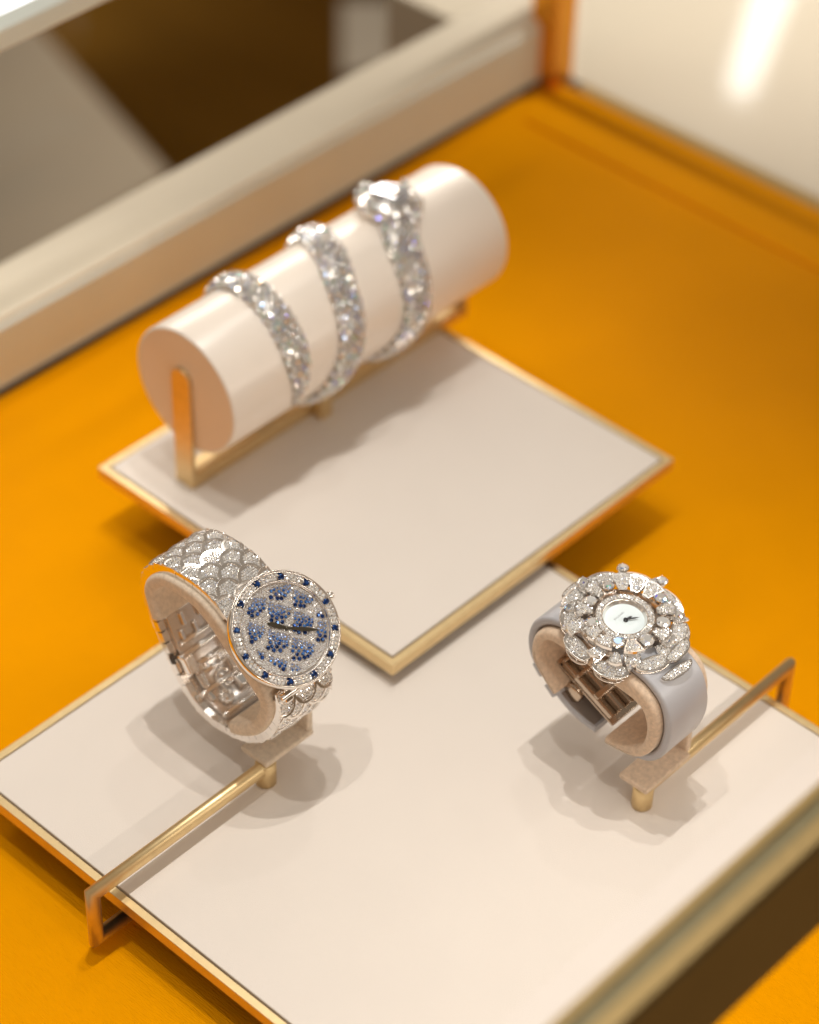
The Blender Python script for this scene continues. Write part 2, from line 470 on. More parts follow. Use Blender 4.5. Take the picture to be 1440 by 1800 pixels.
def sweep_band(mb, ring, u0, u1, sect, n=60, mi=0, sm=True, caps=True):
    """sect(f) -> closed list of (x, offset) for the position f in 0..1 along the band"""
    rows = []
    for i in range(n + 1):
        f = i / n; u = u0 + (u1 - u0) * f; row = []
        for x, off in sect(f):
            p, T, N = ring.at(u, off); row.append((x, p.x, p.y))
        rows.append(row)
    k = len(rows[0]); vs = [p for r in rows for p in r]; fs = []
    for i in range(n):
        for j in range(k):
            fs.append((i * k + j, i * k + (j + 1) % k, (i + 1) * k + (j + 1) % k, (i + 1) * k + j))
    mb.add(vs, fs, mi, sm)
    if caps:
        mb.add(rows[0], [tuple(range(k - 1, -1, -1))], mi); mb.add(rows[-1], [tuple(range(k))], mi)

def rrect(x0, x1, o0, o1, r, n=4):
    out = []
    for cx, cy, a0 in ((x1 - r, o1 - r, 0), (x0 + r, o1 - r, 90), (x0 + r, o0 + r, 180), (x1 - r, o0 + r, 270)):
        for i in range(n + 1):
            a = math.radians(a0 + 90 * i / n); out.append((cx + r * math.cos(a), cy + r * math.sin(a)))
    return out

# ================================================================== setting
XW, YB, YF, XL, H = 306, 200, -175, -300, 133
mb = MB(); n = 40
vs = []
mb.box((3, 12.5, -3), (XW - XL, YB - YF, 6))
o = one('floor', mb, M_orange, 'structure')
# raised strip added to stand in for a light band along the right hand glass
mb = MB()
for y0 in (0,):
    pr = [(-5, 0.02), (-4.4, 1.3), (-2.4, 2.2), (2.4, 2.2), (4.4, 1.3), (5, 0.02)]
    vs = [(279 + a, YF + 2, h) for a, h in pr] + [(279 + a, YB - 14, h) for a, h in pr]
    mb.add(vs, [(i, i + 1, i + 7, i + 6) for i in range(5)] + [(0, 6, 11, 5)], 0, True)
o = one('light_band_strip', mb, M_orange)
tag(o, 'long raised orange strip added to show a pale light band along the right glass wall', 'fold')
# room floor far below
mb = MB(); mb.box((1500, 1500, -855), (9000, 9000, 10)); one('room_floor', mb, M_wood, 'structure')

# ------------------------------------------------------------------ display case
case = thing('display_case', 'glass display case with brass rails and corner post around the orange floor', 'display case', (0, 0, 0))
mb = MB(); mb.box((3, YB + 13, 13.5), (XW - XL + 24, 26, 28)); mb.build('base_rail', M_champ, case, bevel=2.2)
mb = MB(); mb.box((3, YB + 14, 27.9), (XW - XL + 22, 25, 2.4)); mb.build('ledge', M_ledge, case, bevel=1.1)
mb = MB(); mb.box((3, YB - 0.6, 1.2), (XW - XL - 16, 1.2, 2.4)); mb.build('shadow_strip', M_gap, case)  # dark strip painted in for the shade line at the rail foot
mb = MB(); mb.box((XW + 3.5, 5, -2), (6, YB - YF - 12, 6)); mb.build('base_rail', M_brown, case, bevel=1.2)
for (x, y) in ((XW - 1, YB - 1), (XL, YB - 1), (XL, YF)):
    mb = MB(); mb.box((x, y, 66), (13, 13, 131)); mb.build('corner_post', M_post, case, bevel=0.8)
mb = MB(); mb.box((3, YB + 3, H), (XW - XL + 14, 8, 8)); mb.build('top_rail', M_champ, case, bevel=1.2)
mb = MB(); mb.box((XW + 2, 13, H), (8, YB - YF - 10, 8)); mb.build('top_rail', M_champ, case, bevel=1.2)
mb = MB(); mb.box((XL - 2, 13, H), (8, YB - YF - 10, 8)); mb.build('top_rail', M_champ, case, bevel=1.2)
ft = MB(); ft.box((3, YF - 2.7, 120.6), (XW - XL + 14, 9.8, 33.2)); tr = ft.build('top_rail', M_brown, case, bevel=1.0)
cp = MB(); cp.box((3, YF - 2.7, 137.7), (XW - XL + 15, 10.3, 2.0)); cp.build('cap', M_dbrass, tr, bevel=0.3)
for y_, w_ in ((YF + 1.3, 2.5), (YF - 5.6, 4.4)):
    cp = MB(); cp.box((3, y_, 139.2), (XW - XL + 14, w_, 1.4)); cp.build('brass_strip', M_rbrass, tr, bevel=0.4)  # gold edges shaped to leave the painted olive reflection between them
gl = MB(); gl.box((3, YB + 2, 80), (XW - XL - 16, 1.2, 103)); gl.build('glass_pane', M_glass, case)
gl = MB(); gl.box((XW + 2, 13, 66), (1.2, YB - YF - 30, 128)); gl.build('glass_pane', M_glass, case)
gl = MB(); gl.box((3, 14, H + 0.5), (XW - XL - 6, YB - YF - 24, 3)); gl.build('glass_top', M_ar, case)

# stone counter beyond the right glass
mb = MB(); mb.box((XW + 12 + 600, -222, -22), (1200, 1050, 36)); o = one('stone_counter', mb, M_stone, bevel=2)
tag(o, 'polished cream stone counter beyond the right glass wall', 'counter')
# blurred furniture behind the back glass
mb = MB(); T = None
mb.prism([(666, 992), (596.5, 765.3), (339, 755.7), (200, 900), (577, 1300)], -850, -450)
o = one('upholstered_bench', mb, M_uph, bevel=60, seg=5); tag(o, 'blurred beige upholstered bench beyond the left glass', 'bench')
mb = MB(); mb.prism([(856, 851), (884, 823), (817, 759), (778, 775)], -850, -450)
o = one('pedestal', mb, M_grey, bevel=15, seg=3); tag(o, 'blurred narrow grey pedestal behind the back glass near the corner', 'pedestal')
# bright lit wall panel seen past the top rail in the far upper left
def ray_pt(px, py, t):
    d = FWD * 4438.53 + RIGHT * (px - 720) - UP * (py - 900)
    return Vector((-389.98, -356.02, 542.42)) + d * (t / 4438.53)
a, b = ray_pt(-60, 66, 2600), ray_pt(230, -56, 2600)
c, d_ = ray_pt(-60, -500, 2600), ray_pt(230, -500, 2600)
th = FWD * 30
mb = MB(); mb.add([a, b, d_, c, a + th, b + th, d_ + th, c + th], [(0, 1, 2, 3), (7, 6, 5, 4), (0, 4, 5, 1), (1, 5, 6, 2), (2, 6, 7, 3), (3, 7, 4, 0)])
o = one('light_panel', mb, M_win); tag(o, 'bright white lit panel in the far upper left corner', 'light panel')
# tall tube lamp whose mirror image is the white streak on the stone counter
def mirror(px, py, zc=-4, dist=900):
    C = Vector((-389.98, -356.02, 542.42)); d = FWD * 4438.53 + RIGHT * (px - 720) - UP * (py - 900); d.normalize()
    t = (zc - C.z) / d.z; P = C + d * t; r = Vector((d.x, d.y, -d.z)); return P + r * dist
mb = MB(); mb.rod(mirror(1303, 150), mirror(1420, -190, dist=1250), 11, 16, r1=17)
o = one('tube_lamp', mb, M_lamp); tag(o, 'slender white tube lamp reflected as a streak in the cream counter', 'lamp')

# ================================================================== trays
def tray(name, label, x0, x1, y0, y1, zt, group):
    t = thing(name, label, 'tray', ((x0 + x1) / 2, (y0 + y1) / 2, zt - 4), group)
    w = 3.0
    mb = MB()
    X0, X1, Y0, Y1 = x0 - w, x1 + w, y0 - w, y1 + w
    g = 0.55
    for a, zz in ((0, 0),):
        outer = [(X0, Y0), (X1, Y0), (X1, Y1), (X0, Y1)]; inner = [(x0 - g, y0 - g), (x1 + g, y0 - g), (x1 + g, y1 + g), (x0 - g, y1 + g)]
        vs = [(*p, zt - 4.2) for p in outer] + [(*p, zt - 0.2) for p in outer] + [(*p, zt - 0.2) for p in inner] + [(*p, zt - 4.2) for p in inner]
        fs = []
        for i in range(4):
            j = (i + 1) % 4
            fs += [(i, j, 4 + j, 4 + i), (4 + i, 4 + j, 8 + j, 8 + i), (8 + i, 8 + j, 12 + j, 12 + i), (12 + i, 12 + j, j, i)]
        mb.add(vs, fs)
    mb.build('rim', M_brass, t, bevel=0.22)
    mb = MB(); mb.box(((x0 + x1) / 2, (y0 + y1) / 2, zt - 1.9), (x1 - x0, y1 - y0, 3.8)); mb.build('panel', M_cream, t, bevel=0.35)
    mb = MB(); mb.box(((x0 + x1) / 2, (y0 + y1) / 2, zt - 3.9), (x1 - x0 + 1.0, y1 - y0 + 1.0, 0.8)); mb.build('backing', M_gap, t)
    return t
LX0, LX1, LY0, LY1 = -110, 68, -260 + 85, 56
t1 = tray('display_tray', 'lower cream display tray with brass rim carrying the two watches', LX0, LX1, -127, LY1, 16, 'cream display trays')
mb = MB(); mb.box((-21, -36, 5.85), (110, 130, 11.7)); mb.build('plinth', M_gap, t1)
t2 = tray('display_tray', 'upper square cream display tray carrying the bracelet roll', 0, 125.4, 0, 122.5, 24, 'cream display trays')
mb = MB(); mb.box((88, 88, 9.85), (50, 50, 19.7)); mb.build('plinth', M_gap, t2)

# ================================================================== watch stands
def stand(label, px, py, xe, plate, ring, g0, g1, cuffx, suede, group, w=None):
    t = thing('watch_stand', label, 'stand', (px, py, 16), group)
    r = 2.1; zt = 22.6; zb = 4.6
    mb = MB()
    mb.tube([(px, py, zt), (xe, py, zt), (xe, py, zb), (xe + (35 if xe < px else -35), py, zb)], r, 20, flat=(0, 1, 0))
    mb.build('bracket', M_brass, t)
    mb = MB(); mb.rod((px, py, 16), (px, py, 24.4), 3.0, 28); mb.build('post', M_brass, t)
    mb = MB(); x0, x1, y0, y1, z0, z1 = plate
    mb.box(((x0 + x1) / 2, (y0 + y1) / 2, (z0 + z1) / 2), (x1 - x0, y1 - y0, z1 - z0)); mb.build('plate', suede, t, bevel=0.7)
    mb = MB()
    x0c, x1c = cuffx
    th = 3.3
    def sect(f):
        tk = th + (w(f) if w else 0)
        return rrect(x0c, x1c, -3.2 - tk, -3.2, 1.4)
    sweep_band(mb, ring, g0, g1, sect, 90)
    cu = mb.build('cuff', suede, t)
    # stem from the plate up to the cuff on the far side of the strap
    mb = MB(); p, T_, N_ = ring.at(ring.near((py + 4, plate[5] + 2)), -4)
    mb.box(((cuffx[1] - 1.0), (py + p.x) / 2 + 1, (plate[5] + p.y) / 2), (2.2, abs(p.x - py) + 5, max(2, p.y - plate[5] + 3))); mb.build('stem', suede, t, bevel=0.5)
    return t

R1 = Ring([(43, 64), (40.5, 71.5), (34, 77.2), (26, 79.2), (17, 79.0), (9.5, 76.0), (2, 70.2), (-5.5, 63.8), (-11.5, 57.5), (-13.2, 50.5), (-11.3, 43.2), (-7, 36), (0, 30.2), (8, 27.2), (17, 26.6), (25, 30), (31, 36.8), (36.5, 46), (40.8, 55.5)])
R2 = Ring([(-42.2, 55), (-44.2, 61.5), (-49.5, 66.0), (-58, 67.6), (-67, 68.0), (-76, 67.6), (-84, 66.3), (-90.2, 62.2), (-93.2, 55), (-93.2, 47), (-90.5, 39.3), (-85, 34.2), (-76, 32.2), (-67, 31.9), (-58.5, 34), (-51.5, 38.8), (-45.5, 44.5), (-42.8, 49)])
u1 = R1.near((-4, 66)); u2 = R2.near((-67, 68))
s1a, s1b = R1.near((35.8, 56)) , R1.near((8, 28))
# cuff runs from the +Y side over the top and down the -Y side to the bottom
st1 = stand('brass bar stand on the left whose suede cuff holds the sapphire dial watch', -55.7, -3.8, -120.2, (-57.5, -38.5, -6.0, 4.5, 24.2, 26.2), R1, R1.near((40, 54)) - R1.len if R1.near((40, 54)) > R1.near((8, 28)) else R1.near((40, 54)), R1.near((5, 28)), (-59.6, -38.4), M_suede1, 'brass watch stands', w=lambda f: 0.8 + 1.8 * math.exp(-((f - 0.5) / 0.2) ** 2))
st2 = stand('brass bar stand on the right whose suede cuff holds the grey strap flower watch', 11.4, -85.4, 78.6, (8.5, 28.5, -88.5, -78.5, 24.2, 26.2), R2, R2.near((-52.0, 38.4)) - R2.len, R2.near((-74.5, 32.3)), (7.0, 30.2), M_suede2, 'brass watch stands', w=lambda f: 3.2 * math.exp(-((f - 0.53) / 0.2) ** 2) - 0.6)

# ================================================================== sapphire watch
w1 = thing('wristwatch', 'diamond bracelet watch with blue sapphire scale dial, on the left stand', 'watch', (-48, 14, 27))
BX0, BW = -58.0, 20.0
def scale_link(typ):
    """one row of the fish-scale bracelet in its own frame: X across, +Y away from the case, Z outward"""
    mb = MB()
    # side blocks
    mb.prism([(-1.55, -2.45), (1.55, -2.45), (1.62, -0.9), (1.3, -0.1), (-1.3, -0.1), (-1.62, -0.9)], -BW / 2, BW / 2, 0, fr(Vector((0, 0, 0)), Vector((0, 1, 0)), Vector((0, 0, 1)), Vector((1, 0, 0))))
    mb.box((0, 1.8, -1.5), (BW - 3, 1.2, 1.2), 0)
    cs = (1.9, 10.0, 18.1) if typ == 0 else (-2.2, 5.95, 14.05, 22.2)
    R_ = 4.2
    for c in cs:
        cx_ = c - BW / 2
        def clampx(x): return max(-BW / 2 + 0.02, min(BW / 2 - 0.02, x))
        pol = []
        for i in range(28):
            a = 2 * PI * i / 28; pol.append((clampx(cx_ + R_ * math.cos(a)), R_ * math.sin(a)))
        if max(p[0] for p in pol) - min(p[0] for p in pol) < 0.8: continue
        inn = [(clampx(cx_ + (R_ - 0.62) * math.cos(2 * PI * i / 28)), (R_ - 0.62) * math.sin(2 * PI * i / 28)) for i in range(28)]
        zt = lambda p, o=0: 0.05 + 0.19 * p[1] * (1 - 0.8 * min(1, abs(p[0]) / (BW / 2)) ** 8) + o
        n_ = 28
        vs = [(x, y, -0.9) for x, y in pol] + [(x, y, zt((x, y), -0.12)) for x, y in pol] + [(x * 0.985 + cx_ * 0.015, y * 0.975, zt((x, y), 0.0)) for x, y in pol] + [(x, y, zt((x, y), 0.0)) for x, y in inn] + [(x, y, zt((x, y), -0.28)) for x, y in inn]
        fs = []
        for i in range(n_):
            j = (i + 1) % n_
            for k in range(4): fs.append((k * n_ + i, k * n_ + j, (k + 1) * n_ + j, (k + 1) * n_ + i))
        fs.append(tuple(range(4 * n_, 5 * n_)))
        mb.add(vs, fs, 0, False)
        for q in hexpts(inn, 0.80, 0.30, 0.05):
            if (q[0] - cx_) ** 2 + q[1] ** 2 > (R_ - 0.7) ** 2 or q[1] < -3.2: continue
            rr = 0.385
            T = frame_n((q[0], q[1], zt(q, -0.22)), (0, -0.19, 1))
            mb.gem(T, rr, 0.26, 1, 6, tilt=0.35)
    me_o = mb.build('link', [M_steel, M_dia], None)
    return me_o
protos = [scale_link(0), scale_link(1)]
def place_link(pr, F, par, first):
    o = pr if first else pr.copy()
    if not first: COL.objects.link(o)
    o.parent = par
    L = F.copy(); L.translation = (F.translation - Vector(par['_o'])) * U
    o.matrix_local = L
    return o
pitch = 3.62; used = [False, False]
nup = int((R1.len - 2 * 15.2) / pitch); 
for k in range(nup + 1):
    d = 15.4 + k * pitch
    ty = k % 2
    half = R1.len / 2
    # upper branch goes backwards along the path (towards +Y), lower branch forwards
    if d < half:
        place_link(protos[ty], R1.frame(u1 - d, BX0 + BW / 2, -0.9, True), w1, not used[ty]); used[ty] = True
    d2 = 15.6 + k * pitch
    if d2 < half - 1.0:
        place_link(protos[ty], R1.frame(u1 + d2, BX0 + BW / 2, -0.9, False), w1, False)
# butterfly clasp inside the gap of the cuff
cl = MB()
cxm = BX0 + BW / 2
def loc_box(mb, ring, u, x, off, d, mi=0, ry=0):
    F = ring.frame(u, x, off); mb.box((0, 0, 0), d, mi, F @ Matrix.Rotation(ry, 4, 'Y'))
def loc_rod(mb, ring, u, x0, x1, off, r, mi=0):
    p, T_, N_ = ring.at(u, off); mb.rod((x0, p.x, p.y), (x1, p.x, p.y), r, 14, mi)
ug0 = R1.near((10, 27)); ug1 = R1.near((41, 56))
def ug(f): return ug0 + (ug1 - ug0) * f
CW = MB()
for f0, f1, wd, off in ((0.02, 0.30, 15, -4.0), (0.34, 0.60, 12, -4.4), (0.64, 0.93, 15, -4.0)):
    sweep_band(CW, R1, ug(f0), ug(f1), lambda f, wd=wd, off=off: rrect(cxm - wd / 2, cxm + wd / 2, off - 0.6, off + 0.5, 0.3, 2), 12)
clasp = CW.build('clasp', M_steel2, w1)
k_ = MB()
for f, wd, r_, off in ((0.05, 16, 0.9, -4.6), (0.31, 17, 1.0, -4.9), (0.45, 9, 0.8, -5.6), (0.52, 9, 0.8, -5.6), (0.62, 18, 1.0, -5.0), (0.70, 14, 0.8, -5.2), (0.92, 16, 0.9, -4.6)):
    loc_rod(k_, R1, ug(f), cxm - wd / 2, cxm + wd / 2, off, r_)
k_.build('hinge_pin', M_steel, clasp)
for f, x, dd in ((0.56, -7.2, (3.4, 6.0, 3.6)), (0.56, 7.2, (3.4, 6.0, 3.6)), (0.40, -5.6, (2.2, 4.5, 2.4)), (0.40, 5.4, (2.2, 4.5, 2.4)), (0.22, 5.0, (5.0, 4.0, 2.0))):
    b_ = MB(); loc_box(b_, R1, ug(f), cxm + x, -5.6, dd); b_.build('push_button', M_steel, clasp, bevel=0.8, seg=3)
for f, x, rr in ((0.18, -2.5, 2.4), (0.33, 1.0, 3.0)):
    b_ = MB(); F = R1.frame(ug(f), cxm + x, -4.5) @ Matrix.Rotation(PI, 4, 'X')
    b_.lathe([(0.001, 0.9), (rr * 0.35, 0.9), (rr * 0.45, 0.5), (rr * 0.7, 0.5), (rr * 0.8, 1.1), (rr, 1.1), (rr, -0.4)], 28, 0, F); b_.build('rivet', M_steel, clasp)
for f, x in ((0.27, -6), (0.27, -1), (0.48, -2), (0.48, 3), (0.74, -5), (0.74, 0), (0.74, 5), (0.84, -3), (0.84, 3)):
    b_ = MB(); loc_box(b_, R1, ug(f), cxm + x, -5.1, (1.6, 4.2, 1.2), ry=0.12); b_.build('clasp_tongue', M_steel, clasp, bevel=0.4)

N1 = Vector((-0.10, -0.66, 0.745)).normalized()
C1 = Vector((-47, -4, 70))
F1 = frame_n(C1, N1)
# case
mb = MB()
mb.lathe([(0.001, -5.2), (13.6, -5.2), (15.2, -4.4), (16.1, -3.0), (16.35, -1.6), (16.3, -0.5), (15.9, 0.1), (15.5, 0.15), (15.35, -0.05), (15.3, -0.42), (13.45, -0.42), (13.4, 0.0), (13.15, 0.1), (12.95, -0.15), (12.9, -1.1)], 96, 0, F1)
case1 = mb.build('case', M_steel, w1)
# pavé bezel: two rows of small diamonds with twelve sapphires
mb = MB()
for row, rr, nn in ((0, 13.92, 74), (1, 14.82, 80)):
    for i in range(nn):
        a = 2 * PI * (i + 0.5 * row) / nn
        am = (math.degrees(a) + 15) % 30 - 15
        if abs(am) * PI / 180 * rr < 1.0: continue
        mb.gem(F1 @ Matrix.Translation((rr * math.cos(a), rr * math.sin(a), -0.30)), 0.52, 0.36, 0, 6, tilt=0.3)
mb.build('bezel_pave', [M_dia], case1)
for i in range(12):
    a = math.radians(30 * i); mb = MB()
    mb.big_gem(F1 @ Matrix.Translation((14.35 * math.cos(a), 14.35 * math.sin(a), -0.1)), 0.82, 0.42, 0)
    for k in range(4):
        aa = PI / 4 + k * PI / 2
        p = (14.35 * math.cos(a) + 0.92 * math.cos(aa), 14.35 * math.sin(a) + 0.92 * math.sin(aa))
        mb.rod(F1 @ Vector((p[0], p[1], -0.4)), F1 @ Vector((p[0], p[1], 0.28)), 0.16, 8, 1)
    mb.build('hour_marker', [M_sd, M_steel], case1)
# dial
ZD = -0.95
POL = [[(1.45, 9.97), (3.53, 11.45), (8.67, 9.11), (7.68, 7.72), (3.93, 7.25), (0.85, 9.12)], [(8.79, 7.36), (11.82, 2.46), (9.31, 1.85), (7.18, 2.23), (5.96, 3.88)], [(-2.77, 11.62), (0.17, 9.84), (-1.3, 8.0), (-4.53, 7.24), (-7.18, 8.25), (-6.13, 9.73)], [(11.43, -0.97), (12.65, -2.64), (11.8, -3.35), (10.35, -2.0)], [(0.4, 8.48), (4.79, 3.68), (2.57, 1.99), (-0.62, 1.82), (-2.58, 4.53)], [(5.44, 2.67), (9.21, -2.38), (7.39, -3.71), (4.27, -4.23), (1.48, -1.91)], [(9.74, -3.32), (11.6, -5.07), (8.7, -9.1), (6.07, -7.48)], [(-8.04, 7.27), (-4.69, 3.7), (-5.97, 2.37), (-8.42, 1.76), (-10.57, 2.04), (-9.83, 4.74)], [(-3.96, 2.35), (0.17, -2.32), (-2.2, -4.2), (-5.21, -4.16), (-7.73, -1.99)], [(0.58, -3.18), (5.01, -7.75), (3.29, -9.43), (0.42, -10.09), (-3.35, -8.2)], [(-10.21, -0.76), (-8.84, -1.91), (-10.24, -3.16)], [(-8.39, -3.4), (-4.37, -7.72), (-6.45, -9.45), (-8.73, -5.3)], [(-3.57, -8.51), (-2.21, -10.89), (-3.04, -11.58), (-5.01, -10.05)]]
mb = MB(); mb.disc(12.95, ZD, 72, 0, F1)
dial = mb.build('dial', [M_steel2], case1)
blue = []
mb = MB()
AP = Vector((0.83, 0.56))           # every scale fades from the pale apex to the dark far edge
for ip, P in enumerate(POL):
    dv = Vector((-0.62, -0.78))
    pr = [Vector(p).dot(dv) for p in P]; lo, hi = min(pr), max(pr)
    tries = []
    for _ in range(2500):
        q = (rnd.uniform(min(p[0] for p in P), max(p[0] for p in P)), rnd.uniform(min(p[1] for p in P), max(p[1] for p in P)))
        if not inside(q, P): continue
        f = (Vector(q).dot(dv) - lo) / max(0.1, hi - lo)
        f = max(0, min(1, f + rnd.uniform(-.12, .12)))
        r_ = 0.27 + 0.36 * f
        if ip == 12: f *= 0.5; r_ = 0.32
        tries.append((r_, f, q))
    tries.sort(key=lambda t_: -t_[0] - rnd.uniform(0, 0.1))
    got = []
    for r_, f, q in tries:
        if edge_d(q, P) < r_ * 0.25: continue
        if math.hypot(*q) > 12.6 - r_: continue
        if all((q[0] - g[0]) ** 2 + (q[1] - g[1]) ** 2 > ((r_ + g[2]) * 0.96) ** 2 for g in got):
            got.append((q[0], q[1], r_, f))
    for x, y, r_, f in got:
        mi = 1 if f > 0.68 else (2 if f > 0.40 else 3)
        mb.gem(F1 @ Matrix.Translation((x, y, ZD + 0.05)), r_, r_ * 0.6, mi, 8 if r_ > .5 else 6, tilt=0.25)
        blue.append((x, y, r_))
circ = [(12.7 * math.cos(2 * PI * i / 60), 12.7 * math.sin(2 * PI * i / 60)) for i in range(60)]
for q in hexpts(circ, 0.56, 0.1, 0.12):
    if any((q[0] - b_[0]) ** 2 + (q[1] - b_[1]) ** 2 < (b_[2] + 0.2) ** 2 for b_ in blue): continue
    mb.gem(F1 @ Matrix.Translation((q[0], q[1], ZD + 0.02)), 0.27, 0.2, 0, 6, tilt=0.4)
mb.build('dial_pave', [M_dia, M_sd, M_sm, M_sl], dial)
def hand(poly, z, th, M_, par, F, name):
    mb = MB(); mb.prism(poly, z, z + th, 0, F); return mb.build(name, M_, par, bevel=0.05)
def leaf_hand(c, tip, w_, back=1.0, fat=0.5, nn=9):
    c = Vector(c); d = (Vector(tip) - c); L = d.length; d.normalize(); s_ = Vector((-d.y, d.x)); out = []
    prof = [(-back, 0.25), (0, 0.45)] + [(L * t_, (0.45 + (1 - 0.45) * math.sin(PI * min(1, t_ / (2 * fat))) if t_ < fat else max(0.04, math.cos((t_ - fat) / (1 - fat) * PI / 2)))) for t_ in [i / nn for i in range(1, nn + 1)]]
    up_ = [c + d * a_ + s_ * w_ * k for a_, k in prof]; dn = [c + d * a_ - s_ * w_ * k for a_, k in reversed(prof)]
    return [tuple(p) for p in up_ + dn]
hc = (0.45, 0.0)
hand(leaf_hand(hc, (8.6, -5.6), 0.52, 1.2), ZD + 0.62, 0.14, M_hand, dial, F1, 'minute_hand')
hand(leaf_hand(hc, (-3.7, 4.1), 0.72, 1.0, 0.7), ZD + 0.45, 0.14, M_hand, dial, F1, 'hour_hand')
mb = MB(); mb.lathe([(0.001, ZD + 1.05), (0.35, ZD + 1.0), (0.55, ZD + 0.8), (0.6, ZD + 0.1)], 20, 0, F1 @ Matrix.Translation((hc[0], hc[1], 0))); mb.build('hand_pin', M_hand, dial)
mb = MB(); mb.lathe([(0.001, 0.22), (6, 0.2), (11, 0.12), (13.1, 0.02)], 64, 0, F1); mb.build('crystal', M_crys, case1)
mb = MB()
crp = F1 @ Matrix.Translation((16.1, 0.6, -1.7)) @ Matrix.Rotation(PI / 2, 4, 'Y')
pr = [(0.001, 1.9), (0.9, 1.9), (1.25, 1.6), (1.35, 0.9), (1.1, 0.4), (0.8, 0.0)]
mb.lathe(pr, 24, 0, crp); mb.build('crown', M_steel, case1)
# lugs joining case and bracelet
for sgn, uu in ((1, u1 - 13.2), (-1, u1 + 13.4)):
    for x in (-6.5, 6.5):
        mb = MB(); F = R1.frame(uu, cxm + x, -0.9); mb.box((0, 0, 0), (3.0, 4.2, 2.2), 0, F); mb.build('lug', M_steel, case1, bevel=0.6)
    mb = MB(); p, T_, N_ = R1.at(uu, -0.8); mb.rod((BX0 + 1, p.x, p.y), (BX0 + BW - 1, p.x, p.y), 1.15, 16); mb.build('hinge_bar', M_steel, case1)

# ================================================================== flower watch
w2 = thing('wristwatch', 'diamond flower watch with pearl dial and grey satin strap, on the right stand', 'watch', (20, -67, 32))
SX = 19.0
def strapw(f):
    a = abs(f - 0.5) * 2
    return 7.7 + 0.5 * min(1, a / 0.32) - (1.6 * max(0, (a - 0.6) / 0.4))
g0, g1 = R2.near((-47.5, 42)) - R2.len, R2.near((-62, 32.8))
us, ue = u2 - (R2.len) * 0.48, u2 + R2.len * 0.47
mb = MB()
def sect2(f):
    w_ = strapw(f)
    return rrect(SX - 1.6 - w_, SX - 1.2 + w_, -2.7, -0.2, 0.9, 3)
sweep_band(mb, R2, us, ue, sect2, 120)
strap = mb.build('strap', M_strap, w2)
mb = MB(); sweep_band(mb, R2, us + 1, ue - 1, lambda f: rrect(SX - 1.6 - strapw(f) + 0.4, SX - 1.6 + strapw(f), -3.05, -2.6, 0.15, 2), 100); mb.build('lining', M_strapin, strap)
# strap keepers and folding clasp
for p_, w_ in (((-51.5, 38.8), 9.0), ((-46.6, 43.2), 8.8)):
    mb = MB(); uk = R2.near(p_)
    sweep_band(mb, R2, uk - 2.0, uk + 2.0, lambda f: rrect(SX - w_ - 0.8, SX + w_ + 0.8, -3.6, 1.1, 0.9, 3), 4); mb.build('strap_keeper', M_strap, strap)
uc = R2.near((-58.5, 34))
cb = MB()
def flatplate(mb, p0, p1, x0, x1, th, mi=0):
    """plate spanning two YZ points"""
    a = Vector((0, *p0)); b = Vector((0, *p1)); d = (b - a); L = d.length; d.normalize(); z = Vector((1, 0, 0)).cross(d)
    F = fr(Vector(((x0 + x1) / 2, (p0[0] + p1[0]) / 2, (p0[1] + p1[1]) / 2)), Vector((1, 0, 0)), d, z); mb.box((0, 0, 0), (x1 - x0, L, th), mi, F)
flatplate(cb, (-50.5, 47.5), (-72, 37.2), SX - 6.6, SX + 6.4, 0.9)
clasp2 = cb.build('folding_clasp', M_bronze, w2, bevel=0.3)
for x in (-5.9, -2.2, 2.0, 5.7):
    mb = MB(); flatplate(mb, (-53, 48.0), (-71, 39.4), SX + x - 0.55, SX + x + 0.55, 1.9); mb.build('clasp_rail', M_bronze, clasp2, bevel=0.3)
for (p0, p1) in (((-57.4, 46.6), (-58.6, 46.0)), ((-64, 43.4), (-65.8, 42.5)), ((-52.4, 49.0), (-53.4, 48.5))):
    mb = MB(); flatplate(mb, p0, p1, SX - 6.3, SX + 6.1, 2.3); mb.build('clasp_bar', M_bronze, clasp2, bevel=0.35)
mb = MB(); mb.rod((SX - 7.5, -57.5, 40.5), (SX - 5.3, -57.5, 40.5), 3.2, 28); mb.build('clasp_button', M_bronze, clasp2)
mb = MB(); mb.rod((SX + 6.2, -63, 43), (SX + 9.8, -63, 43), 3.4, 28); mb.build('clasp_button', M_bronze, clasp2)
mb = MB(); mb.rod((SX - 4.5, -53.5, 48.6), (SX + 0.5, -53.5, 48.6), 1.0, 16); mb.rod((SX - 2.2, -55.5, 48.3), (SX - 2.2, -50.5, 50.4), 0.7, 12); mb.build('buckle_tongue', M_bronze, clasp2)

N2 = Vector((-0.06, -0.10, 0.99)).normalized()
C2 = Vector((20, -67, 70.8))
F2 = frame_n(C2, N2)
mb = MB()
mb.lathe([(0.001, -4.5), (7.4, -4.5), (8.2, -3.4), (8.35, -0.6), (8.1, -0.05), (7.9, -0.05), (7.8, -0.35), (6.55, -0.35), (6.45, 0.05), (6.25, 0.05), (6.0, -0.4), (5.45, -1.35)], 72, 0, F2)
case2 = mb.build('case', M_steel, w2)
mb = MB()
for row, rr, nn in ((0, 6.92, 46), (1, 7.5, 48)):
    for i in range(nn):
        a = 2 * PI * (i + 0.5 * row) / nn
        mb.gem(F2 @ Matrix.Translation((rr * math.cos(a), rr * math.sin(a), -0.26)), 0.42, 0.32, 0, 6, tilt=0.3)
mb.build('bezel_pave', M_dia, case2)
mb = MB(); mb.disc(5.5, -1.3, 64, 0, F2); dial2 = mb.build('dial', M_pearl, case2)
